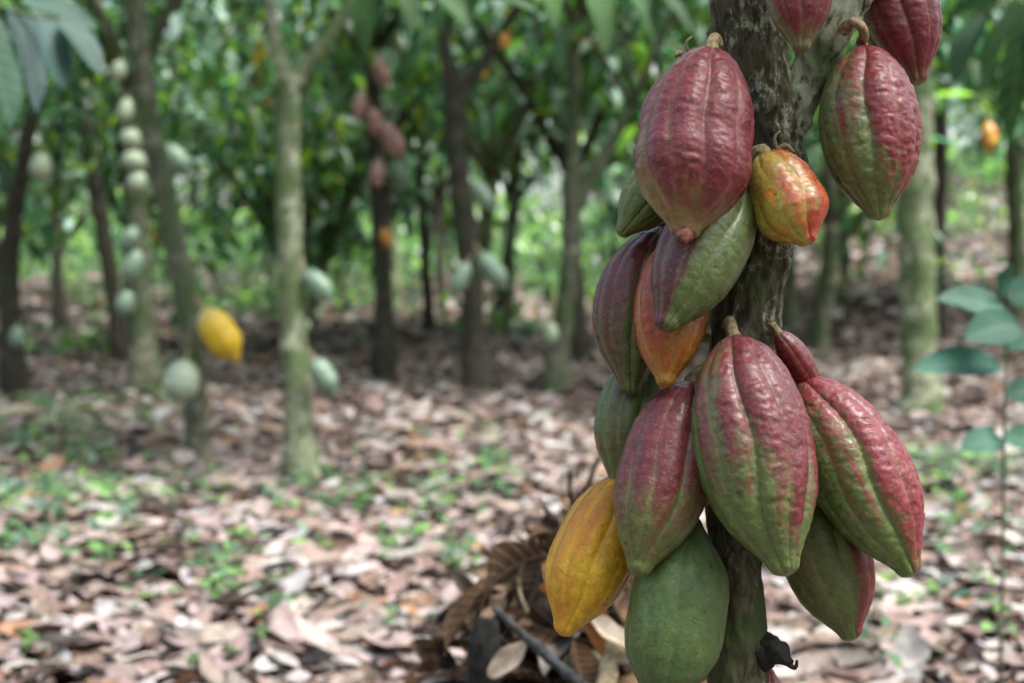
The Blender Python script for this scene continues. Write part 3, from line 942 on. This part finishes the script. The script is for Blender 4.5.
pod('wine and green curved pod forming the left outline beside the orange-red pod', (664, 226), (630, 396), 78, 1.32, 1.285, mP5,
    lambda th, t: 0.25 + 0.55 * cosd(th, -75) + 0.35 * (1 - t) - 0.3 * sstep(t, 0.3, 0.8), bend=-15, phase=0.1, stalk_to=(735, 240, 1.31), seed=6, wart=0.0004)
pod('dusky green pod low on the left between the wine pod and the dull maroon pod', (652, 352), (616, 486), 68, 1.345, 1.30, mP6,
    lambda th, t: 0.25 + 0.25 * cosd(th, -60) + 0 * t, bend=-5, phase=0.3, stalk_to=(728, 340, 1.31), seed=7, wart=0.0004)
pod('dull maroon pod left of the big central pod, greenish at its pointed tip', (691, 381), (637, 577), 95, 1.275, 1.215, mP7,
    lambda th, t: 0.90 + 0.1 * cosd(th, 0) - 0.72 * sstep(t, 0.30, 1.0) - 0.3 * sstep(th, 0.5, 1.3) * sstep(t, 0.15, 0.5), bend=0, phase=0.32, stalk_to=(722, 366, 1.285), seed=8, wart=0.0006, ridge=0.075)
pod('big central pod, maroon above and green toward its blunt tip', (733, 334), (787, 577), 117, 1.24, 1.185, mP10,
    lambda th, t: 0.74 + 0.34 * cosd(th, 65) - 0.80 * sstep(t, 0.22, 0.98) + 0.28 * np.exp(-((th - 0.75) / 0.3) ** 2) - 0.28 * np.exp(-((th + 0.55) / 0.16) ** 2), bend=-5, phase=-0.1, stalk_to=(730, 326, 1.262), stalk_w=5.5, seed=9, wart=0.0012, ridge=0.12)
pod('rosy pod right of the central pod, green along its left side', (799, 378), (914, 577), 101, 1.275, 1.235, mP11,
    lambda th, t: 0.45 + 0.62 * np.sin(th + 0.12) - 0.35 * sstep(t, 0.6, 1.0) + 0.25 * (1 - sstep(t, 0.0, 0.25)), bend=5, phase=0.18, stalk_to=(772, 366, 1.30), stalk_w=6, seed=10, wart=0.0013, ridge=0.11)
pod('olive green pod with a red right flank hanging lowest on the right', (794, 480), (853, 641), 90, 1.315, 1.285, mP12,
    lambda th, t: 0.22 + 0.62 * sstep(th, 0.35, 0.7), bend=4, phase=0.45, stalk_to=(758, 470, 1.32), seed=11, wart=0.0005, ridge=0.09)
pod('plain green pod at the bottom of the cluster, cut off by the lower frame edge', (691, 511), (659, 716), 98, 1.262, 1.235, mP8,
    lambda th, t: 0.05 + 0.42 * sstep(th, 1.0, 1.45) + 0 * t, bend=2, phase=0.05, stalk_to=(722, 506, 1.285), seed=12, ridge=0.05, wart=0.0003, blunt=1.08, neck=0.38)
pod('golden yellow pod at lower left, partly behind the dull maroon pod', (634, 474), (561, 636), 84, 1.315, 1.27, mP9,
    lambda th, t: 0.32 + 0.30 * cosd(th, -60) - 0.25 * t, bend=-4, phase=0.1, stalk_to=(718, 452, 1.31), seed=13, ridge=0.075, wart=0.00035, blunt=1.05)
pod('small glossy dark red finger-like pod between the central pod and the rosy pod', (777, 331), (816, 404), 31, 1.262, 1.28, mP13,
    lambda th, t: 0.9 + 0 * t, bend=4, phase=0.1, stalk_to=(773, 334, 1.272), stalk_w=3, seed=14, wart=0.0001, ridge=0.06, nA=120, nT=90)
pod('stunted lumpy orange and yellow-green pod on the middle of the trunk', (764, 154), (810, 245), 70, 1.245, 1.205, mP14,
    lambda th, t: 0.24 + 0.42 * np.sin(th + 0.2) + 0.12 * t - 0.2 * sstep(t, .7, 1) * (th < 0), bend=0, phase=0.5, stalk_to=[(752, 170, 1.262), (750, 158, 1.25), (760, 151, 1.245)], stalk_w=7, seed=15, wart=0.0005, ridge=0.085, blunt=1.15, lump=0.0015, nr=4)
pod('maroon pod cut off by the top frame edge over the fork of the trunk', (797, -92), (801, 53), 70, 1.24, 1.205, mP16,
    lambda th, t: 0.95 + 0.2 * cosd(th, 30) - 0.85 * sstep(t, 0.7, 1.0) - 0.5 * sstep(-th, 0.5, 1.1) * sstep(t, .3, .7), bend=0, phase=0.2, stalk_to=(770, -104, 1.285), seed=16, wart=0.0005)
pod('wine-red pod at the top right corner of the cluster, cut off by the frame edge', (866, -76), (919, 86), 84, 1.335, 1.31, mP16,
    lambda th, t: 1.0 + 0.1 * cosd(th, 30) - 0.6 * sstep(t, 0.75, 1.0) - 0.75 * sstep(-th, 0.35, 0.8), bend=3, phase=0.25, stalk_to=(880, -55 - 40, 1.29), seed=17, wart=0.0008)
pod('rosy and olive plump pod hanging by a bent stalk from the right limb', (862, 45), (879, 221), 98, 1.268, 1.245, mP17,
    lambda th, t: 0.66 + 0.40 * np.sin(th + 0.25) - 0.70 * sstep(t, 0.45, 0.98) + 0.15 * (1 - sstep(t, 0, 0.3)) - 0.3 * sstep(-th, 0.1, 0.6), bend=0, phase=0.05, stalk_to=[(843, 30, 1.262), (852, 22, 1.252), (861, 27, 1.252), (864, 36, 1.258)], stalk_w=5, seed=18, wart=0.0013)
pod('sliver of a red pod low behind the trunk at the bottom edge', (768, 742), (770, 668), 34, 1.335, 1.335, mP11,
    lambda th, t: 1.2 + 0 * t, bend=0, phase=0.05, seed=19, wart=0.0003, nA=90, nT=70, stalk_to=(752, 752, 1.30))

for o in col.objects:
    if o.get('label', '').startswith('large crimson pod'):
        A_ = P(684, 236, 1.18) - o.location
        v, f = tube([A_ + Vector((0.001, 0.012, 0.004)), A_, P(682, 243, 1.178) - o.location], [0.008, 0.0075, 0.004], 20, sub=0.001, disp=lambda q, r, k: 0.0015 * mn.noise(q * 300))
        link('tip_nub', make_mesh('tip_nub', v, f, mat_plain('nub_skin', (0.05, 0.012, 0.012), (0.24, 0.07, 0.05), 180, 0.5, 0.6)), o)

# withered black stub under the cluster
st = P(758, 652, 1.29)
root = empty('withered_pod', st); tag(root, 'shrivelled black dead pod stuck to the trunk near the bottom edge', 'dead pod')
pts = [P(a, b, d) - st for a, b, d in [(748, 658, 1.30), (762, 652, 1.29), (775, 652, 1.28), (786, 662, 1.275), (789, 668, 1.275)]]
v, f = tube(pts, [0.016, 0.016, 0.013, 0.006, 0.002], 28, sub=0.003, disp=lambda q, r, k: 0.006 * mn.noise(q * 90) + 0.0025 * mn.noise(q * 260))
link('husk', make_mesh('husk', v, f, M_char), root)
v, f = tube([pts[3], P(795, 668, 1.27) - st, P(797, 660, 1.27) - st], [0.003, 0.002, 0.0012], 10, sub=0.003)
link('stalk', make_mesh('stalk', v, f, M_char), root)

# dried flower stalks, a leaf scrap on the trunk's left shoulder
for k, (lab, pts_) in enumerate([
    ('pale broken flower stub on the left shoulder of the trunk above the crimson pod', [(706, 62), (690, 58), (678, 53), (676, 57)]),
    ('thin dry flower stalk curling beside the small orange pod stalk', [(752, 176), (744, 168), (748, 158), (757, 154)]),
    ('tuft of dry flower stalks above the small orange pod', [(786, 165), (778, 152), (785, 146), (794, 152)])]):
    p3 = [P(a, b, 1.262 - 0.002 * q) for q, (a, b) in enumerate(pts_)]
    o = p3[0]
    tb = [tube([p - o for p in p3], [0.0032, 0.003, 0.0028, 0.0012], 10, sub=0.003, disp=lambda q, r, k: 0.0008 * mn.noise(q * 300))]
    tb.append(tube([p3[1] - o, p3[1] - o + Vector((-0.004, -0.004, 0.012)), p3[1] - o + Vector((0.001, -0.006, 0.018))], [0.002, 0.0015, 0.0008], 8, sub=0.003))
    v, f = jointubes(tb)
    so = link('flower_stalk', make_mesh('flower_stalk', v, f, M_palewood), None, o)
    tag(so, lab, 'flower stalk')


# ------------------------------------------------------------------ background pods
def bgpod_mesh(name, mat, seed):
    nA, nT = 40, 30
    ts = np.linspace(0, 1, nT); th = np.linspace(0, 2 * math.pi, nA, endpoint=False)
    TT, TH = np.meshgrid(ts, th, indexing='ij')
    rad = smooth_profile(TT, 1.1, 0) * 0.5 * (1 + 0.06 * (np.abs(np.sin(5 * TH)) - 0.6))
    V = np.stack([np.sin(TH) * rad, np.cos(TH) * rad, -TT], -1).reshape(-1, 3)
    ii, jj = np.meshgrid(np.arange(nT - 1), np.arange(nA), indexing='ij'); j2 = (jj + 1) % nA
    F = np.stack([ii * nA + jj, ii * nA + j2, (ii + 1) * nA + j2, (ii + 1) * nA + jj], -1).reshape(-1, 4)
    return make_mesh(name, V, F, mat)


def mat_bgpod(name, c1, c2, t0=0.4, t1=0.6, rough=0.4, dirz=False):
    m = NT(name)
    co = m.coord('Object')
    n1 = m.noise(co, 4, 5, 0.6)
    if dirz:
        sp = m.n('ShaderNodeSeparateXYZ'); m.l(co, sp.inputs[0])
        n1 = m.math('ADD', m.math('MULTIPLY', n1, 0.4), m.math('MULTIPLY', sp.outputs[2], -1.0))
    b = m.principled(m.mix(m.step(n1, t0, t1), c1, c2), rough, 0.5, coat=0.2)
    m.l(b.outputs[0], m.out.inputs[0]); return m.m


bm = {
    'yellow': bgpod_mesh('husk', mat_bgpod('far_yellow', (0.38, 0.36, 0.12), (0.62, 0.40, 0.02), 0.2, 0.45, dirz=True), 1),
    'pale': bgpod_mesh('husk', mat_bgpod('far_pale', (0.27, 0.34, 0.23), (0.36, 0.42, 0.31)), 2),
    'green': bgpod_mesh('husk', mat_bgpod('far_green', (0.10, 0.17, 0.11), (0.18, 0.25, 0.18)), 3),
    'rosy': bgpod_mesh('husk', mat_bgpod('far_rosy', (0.28, 0.10, 0.11), (0.52, 0.33, 0.31)), 4),
    'orange': bgpod_mesh('husk', mat_bgpod('far_orange', (0.50, 0.16, 0.03), (0.55, 0.33, 0.04)), 5)}
v, f = tube([Vector((0, 0, 0.22)), Vector((0, 0, 0.1)), Vector((0, 0, -0.03))], [0.05, 0.045, 0.08], 10)
stalk_me = make_mesh('stalk', v, f, M_palewood)


def bgpod(label, kind, a, b, width, d, tilt=0.0):
    A, B = P(*a, d), P(*b, d + tilt)
    ax = B - A
    L = ax.length; w = width * d / FPX
    root = empty('cacao_pod', A)
    tag(root, label, 'cacao pod')
    root.rotation_euler = (-ax).to_track_quat('Z', 'Y').to_euler()
    root.scale = (w, w, L)
    link('husk', bm[kind], root); link('stalk', stalk_me, root)


bgpod('bright yellow pod with a green shoulder on the leaning slender tree', 'yellow', (203, 308), (238, 361), 35, 6.9, 0.05)
bgpod('pale yellow-green round pod low on the leaning slender tree', 'pale', (186, 359), (177, 405), 35, 6.9, -0.03)
bgpod('grey-green pod on the right side of the pale Y tree at mid height', 'green', (306, 270), (332, 302), 22, 6.25)
bgpod('green pod hanging low on the right side of the pale Y tree', 'green', (314, 358), (334, 395), 23, 6.2)
bgpod('highest of the pale pods stacked on the leaning tree', 'pale', (121, 60), (116, 82), 15, 8.8)
bgpod('tall pale pod on the leaning tree above three stacked round ones', 'pale', (128, 98), (123, 124), 15, 8.8)
bgpod('top one of three pale round pods stacked on the mossy grey trunk', 'pale', (134, 129), (128, 149), 22, 9.2)
bgpod('middle one of three pale round pods stacked on the mossy grey trunk', 'pale', (135, 150), (133, 172), 25, 9.2)
bgpod('bottom one of three pale round pods stacked on the mossy grey trunk', 'pale', (141, 171), (133, 193), 19, 9.2)
bgpod('large grey-green pod right of the leaning tree beside the three stacked pods', 'green', (165, 145), (188, 176), 24, 8.4)
bgpod('grey-green pod on the mossy grey trunk at mid height', 'green', (139, 250), (126, 285), 20, 9.2)
bgpod('pale pod above the mid-height pod on the mossy grey trunk', 'green', (122, 252), (136, 226), 18, 9.2)
bgpod('small pale green pod below the mid-height pod of the mossy grey trunk', 'green', (128, 290), (122, 318), 18, 9.2)
bgpod('pale pod hanging in the leaves between the left-edge tree and the stacked pods', 'pale', (42, 152), (40, 182), 21, 9.5)
bgpod('small grey-green pod low on the left-edge tree', 'green', (18, 325), (17, 350), 15, 9.9)
bgpod('topmost rosy pod on the black trunk', 'rosy', (377, 58), (386, 88), 15, 10.9)
bgpod('rosy pod left of the black trunk near its top', 'rosy', (362, 92), (357, 122), 16, 10.9)
bgpod('rosy pod right of the black trunk below the topmost one', 'rosy', (372, 108), (378, 138), 16, 10.9)
bgpod('long greyish rosy pod leaning right off the middle of the black trunk', 'rosy', (384, 122), (403, 160), 20, 10.9)
bgpod('rosy pod tight against the middle of the black trunk', 'rosy', (379, 158), (376, 188), 16, 10.9)
bgpod('greyish pod at right of the black trunk below the long leaning one', 'green', (396, 160), (405, 190), 18, 10.9)
bgpod('small orange pod low on the black trunk', 'orange', (383, 228), (390, 248), 12, 10.9)
bgpod('grey-green pod left of the dark V tree', 'green', (468, 262), (452, 298), 18, 9.6)
bgpod('large grey-green pod right of the dark V tree', 'green', (480, 252), (506, 290), 22, 9.6)
bgpod('grey-green pod above the large one on the right of the dark V tree', 'green', (474, 180), (492, 212), 18, 9.6)
bgpod('orange pod by the right limb of the dark V tree', 'orange', (504, 32), (506, 50), 11, 9.6)
bgpod('yellow-orange pod in the leaves at far right above the broad-leaved plant', 'orange', (988, 122), (990, 154), 16, 11.0)
bgpod('pale mottled pod at the foot of the crooked-arm tree', 'pale', (551, 322), (551, 345), 14, 10.1)


# ------------------------------------------------------------------ young plant at right
def blades(specs, mat, palette, name, parent, origin, nu=10, nv=6, fold=0.25, wav=0.012):
    """specs: (pixel a, pixel b, d, width_px, roll)"""
    for (a, b, d, w, roll) in specs:
        A, B = P(*a, d), P(*b, d - 0.03)
        dv = B - A
        head = np.array([math.atan2(dv.y, dv.x)]); hz_ = math.hypot(dv.x, dv.y)
        pt = math.atan2(dv.z, hz_)
        L = np.array([dv.length * 1.03])
        cc = pick(palette, [1] * len(palette), 1, 0.12)
        o = np.array([tuple(A - origin)])
        v, f, c, u = leaf_batch(o, head, np.array([pt + 0.22]), np.array([-0.44]), np.array([roll]), L, np.array([w * d / FPX]), nu, nv, fold, wav, cc)
        link(name, make_mesh(name, v, f, mat, c, uv=u), parent)


bx, by = P(1004, 470, 3.3).x, P(1004, 470, 3.3).y
root = empty('young_plant', (bx, by, gz(bx, by)))
tag(root, 'knee-high young plant with broad bluish-green leaves at the right edge', 'plant')
o = Vector((bx, by, gz(bx, by)))
top = P(1010, 290, 3.3)
v, f = tube([Vector((0, 0, -0.05)), P(1003, 560, 3.3) - o, P(1004, 430, 3.3) - o, top - o], [0.005, 0.0042, 0.0035, 0.002], 10, sub=0.05)
link('stem', make_mesh('stem', v, f, M_barkmid), root)
BL = [(0.022, 0.075, 0.052), (0.02, 0.065, 0.042), (0.028, 0.085, 0.06)]
blades([((1003, 368), (914, 370), 3.3, 40, -0.75), ((1006, 312), (938, 300), 3.3, 38, -0.8), ((1020, 326), (966, 340), 3.25, 44, -0.9), ((1008, 300), (1050, 292), 3.3, 44, 0.8), ((1004, 350), (1060, 345), 3.35, 40, 0.4),
        ((1005, 395), (1065, 398), 3.3, 40, 0.7), ((1003, 440), (962, 450), 3.3, 34, -0.7), ((1003, 438), (1060, 450), 3.25, 38, 0.7), ((1004, 300), (1012, 262), 3.3, 24, 0.3)], M_nleaf, BL, 'leaf', root, o)

# overhanging leafy twig at the top left (near), and big leaves hanging into the top edge
def hanging_twig(label, pts, d, specs, pal):
    A = P(*pts[0], d)
    root = empty('leafy_branch', A); tag(root, label, 'branch')
    p3 = [P(*p, d) - A for p in pts]
    v, f = tube(p3, list(np.linspace(0.012, 0.003, len(p3))), 8, sub=0.05)
    link('twig', make_mesh('twig', v, f, M_barkmid), root)
    blades(specs, M_nleaf, pal, 'leaf', root, A, fold=0.2)


hanging_twig('leafy branch with drooping bluish ribbed leaves hanging in at the top left corner', [(-160, -60), (-60, -20), (10, 10), (60, 20)], 3.9,
             [((-30, 0), (10, 128), 3.8, 50, 0.2), ((10, 5), (36, 112), 3.9, 44, -0.2), ((35, 12), (62, 88), 4.0, 38, 0.3), ((60, 18), (100, 76), 4.0, 34, 0.3), ((-60, -10), (-30, 150), 3.8, 52, 0.1), ((20, 0), (95, 30), 4.1, 36, 0.6)],
             [(0.035, 0.07, 0.065), (0.03, 0.065, 0.05), (0.015, 0.045, 0.025)])
hanging_twig('dark green leafy branch hanging into the top edge left of centre', [(330, -120), (380, -50), (420, -20), (470, -5)], 5.2,
             [((375, -40), (366, 62), 5.1, 34, 0.1), ((395, -30), (412, 32), 5.2, 30, 0.2), ((430, -12), (470, 30), 5.2, 34, 0.5), ((470, -5), (540, 14), 5.2, 30, 0.4), ((450, -8), (440, 36), 5.3, 26, 0.1)],
             [(0.02, 0.06, 0.014), (0.016, 0.045, 0.014)])
hanging_twig('dark leafy branch at the top edge between dark V tree and pod cluster', [(520, -120), (560, -50), (610, -20), (660, -10)], 5.6,
             [((540, -60), (552, 28), 5.5, 32, 0.1), ((590, -25), (604, 52), 5.6, 34, 0.2), ((625, -16), (655, 40), 5.6, 32, 0.4), ((655, -10), (690, 30), 5.6, 30, 0.3)],
             [(0.018, 0.05, 0.014), (0.03, 0.075, 0.02)])
hanging_twig('dark leafy branch hanging in at the top right corner', [(1160, -120), (1080, -40), (1010, 0), (960, 20)], 5.0,
             [((1060, -20), (1030, 80), 5.0, 46, 0.2), ((1020, 0), (985, 90), 5.0, 44, 0.1), ((985, 12), (955, 82), 5.1, 38, -0.2), ((1090, -40), (1062, 130), 5.0, 48, 0.1), ((1000, 0), (945, 20), 5.0, 34, 0.5), ((1035, -10), (1012, 150), 5.2, 40, 0.1)],
             [(0.014, 0.042, 0.018), (0.02, 0.055, 0.016)])

# ------------------------------------------------------------------ debris heap behind the foot of the tree
n = 300
ang = rng.uniform(0, 6.283, n); rr_ = rng.uniform(0, 1, n) ** 0.6
x = 0.10 + np.cos(ang) * rr_ * 0.28; y = 2.55 + np.sin(ang) * rr_ * 0.26
z = ground_z(x, y) + 0.01 + rng.uniform(0, 0.13, n) * (1.1 - rr_)
c = pick([(0.14, 0.08, 0.045), (0.07, 0.04, 0.024), (0.30, 0.21, 0.15), (0.04, 0.026, 0.02), (0.20, 0.08, 0.025), (0.38, 0.31, 0.24)], [5, 6, 2, 5, 1.5, 1.5], n, 0.18)
L = rng.uniform(0.08, 0.19, n)
v, f, c, u = leaf_batch(np.stack([x, y, z], 1), rng.uniform(0, 6.283, n), rng.normal(0.3, 0.6, n), rng.normal(-0.9, 0.9, n), rng.normal(0, 0.7, n), L, L * rng.uniform(0.35, 0.5, n), 9, 5, 0.45, 0.03, c)
tag(link('leaf_heap', make_mesh('leaf_heap', v, f, M_dry, c, uv=u)), 'crumpled heap of dead brown leaves behind the foot of the pod tree', 'leaf heap', kind='stuff')


def curled(label, a, b, d, w, roll, curl, c, dd=0.0, wav=0.03):
    A, B = P(*a, d), P(*b, d + dd)
    dv = B - A
    v, f, c, u = leaf_batch(np.zeros((1, 3)), np.array([math.atan2(dv.y, dv.x)]), np.array([math.atan2(dv.z, math.hypot(dv.x, dv.y)) - curl / 2]), np.array([curl]), np.array([roll]),
                            np.array([dv.length * 1.05]), np.array([w * d / FPX]), 20, 8, 0.5, wav, np.array([c]))
    o = link('dead_leaf', make_mesh('dead_leaf', v, f, M_dry, c, uv=u), None, A)
    tag(o, label, 'dead leaf')


curled('largest curled brown leaf with pale ribs on top of the debris heap', (548, 556), (478, 612), 2.35, 44, 1.0, -1.3, (0.075, 0.042, 0.026), -0.05, 0.08)
curled('dark folded leaf hanging down behind the golden pod in the heap', (540, 552), (515, 620), 2.4, 40, -0.6, 0.9, (0.05, 0.03, 0.022), 0.0, 0.06)
curled('small crumpled tan leaf on the left slope of the debris heap', (506, 592), (478, 622), 2.32, 24, -0.5, 1.2, (0.34, 0.24, 0.17), 0.0, 0.06)
curled('thin dark brown leaf edge drooping at the left of the debris heap', (498, 580), (446, 655), 2.38, 30, 1.2, -0.8, (0.14, 0.085, 0.05), -0.05)
curled('rusty orange-brown leaf behind the tip of the golden pod', (538, 588), (600, 655), 2.2, 66, -0.9, -0.8, (0.33, 0.12, 0.03), -0.02, 0.015)
curled('pale striped dry leaf under the golden pod', (588, 618), (640, 648), 2.1, 26, 0.7, 0.4, (0.46, 0.38, 0.30), 0.02)
curled('pale torn leaf lying low in the debris heap beside the black stump', (488, 676), (528, 640), 2.2, 26, 0.8, 0.5, (0.48, 0.38, 0.30), 0.0)
curled('dark brown rolled leaf at the bottom of the heap beside the green pod', (575, 640), (600, 700), 2.15, 40, 0.6, 0.9, (0.10, 0.055, 0.03), 0.0)

A = P(483, 700, 2.25)
root = link('dead_stump', None) if False else None
v, f = tube([P(483, 760, 2.25) - A, Vector((0, 0, 0)), P(484, 650, 2.25) - A, P(487, 618, 2.26) - A], [0.030, 0.027, 0.026, 0.018], 26, sub=0.01, disp=lambda q, r, k: 0.006 * mn.noise(q * 40) + 0.003 * mn.noise(q * 120))
tag(link('dead_stump', make_mesh('dead_stump', v, f, M_char), None, A), 'short black rotten stump at the left of the debris heap', 'stump')


def stick(label, pts, d0, d1, w0, w1, mat, name='stick'):
    n_ = len(pts); p3 = [P(a, b, d0 + (d1 - d0) * k / (n_ - 1)) for k, (a, b) in enumerate(pts)]
    o = p3[0]
    v, f = tube([p - o for p in p3], [w * d0 / FPX / 2 for w in np.linspace(w0, w1, n_)], 14, sub=0.012, disp=lambda q, r, k: r * 0.5 * mn.noise(q * 60))
    tag(link(name, make_mesh(name, v, f, mat), None, o), label, 'stick')


stick('dark grey stick slanting down to the right in the debris heap', [(494, 608), (520, 632), (550, 658), (600, 700)], 2.2, 2.1, 7, 13, M_stick)
stick('thin pale twig rising from the back of the debris heap', [(527, 613), (519, 590), (520, 570), (530, 548)], 2.35, 2.35, 4, 2.5, M_palewood, 'twig')
stick('thick pale broken branch end beside the bottom green pod', [(598, 720), (606, 680), (614, 650), (618, 636)], 2.1, 2.15, 22, 16, M_palewood)
stick('brown stick crossing the heap just under the golden pod', [(560, 668), (585, 650), (610, 672)], 2.2, 2.2, 8, 6, M_barkmid)
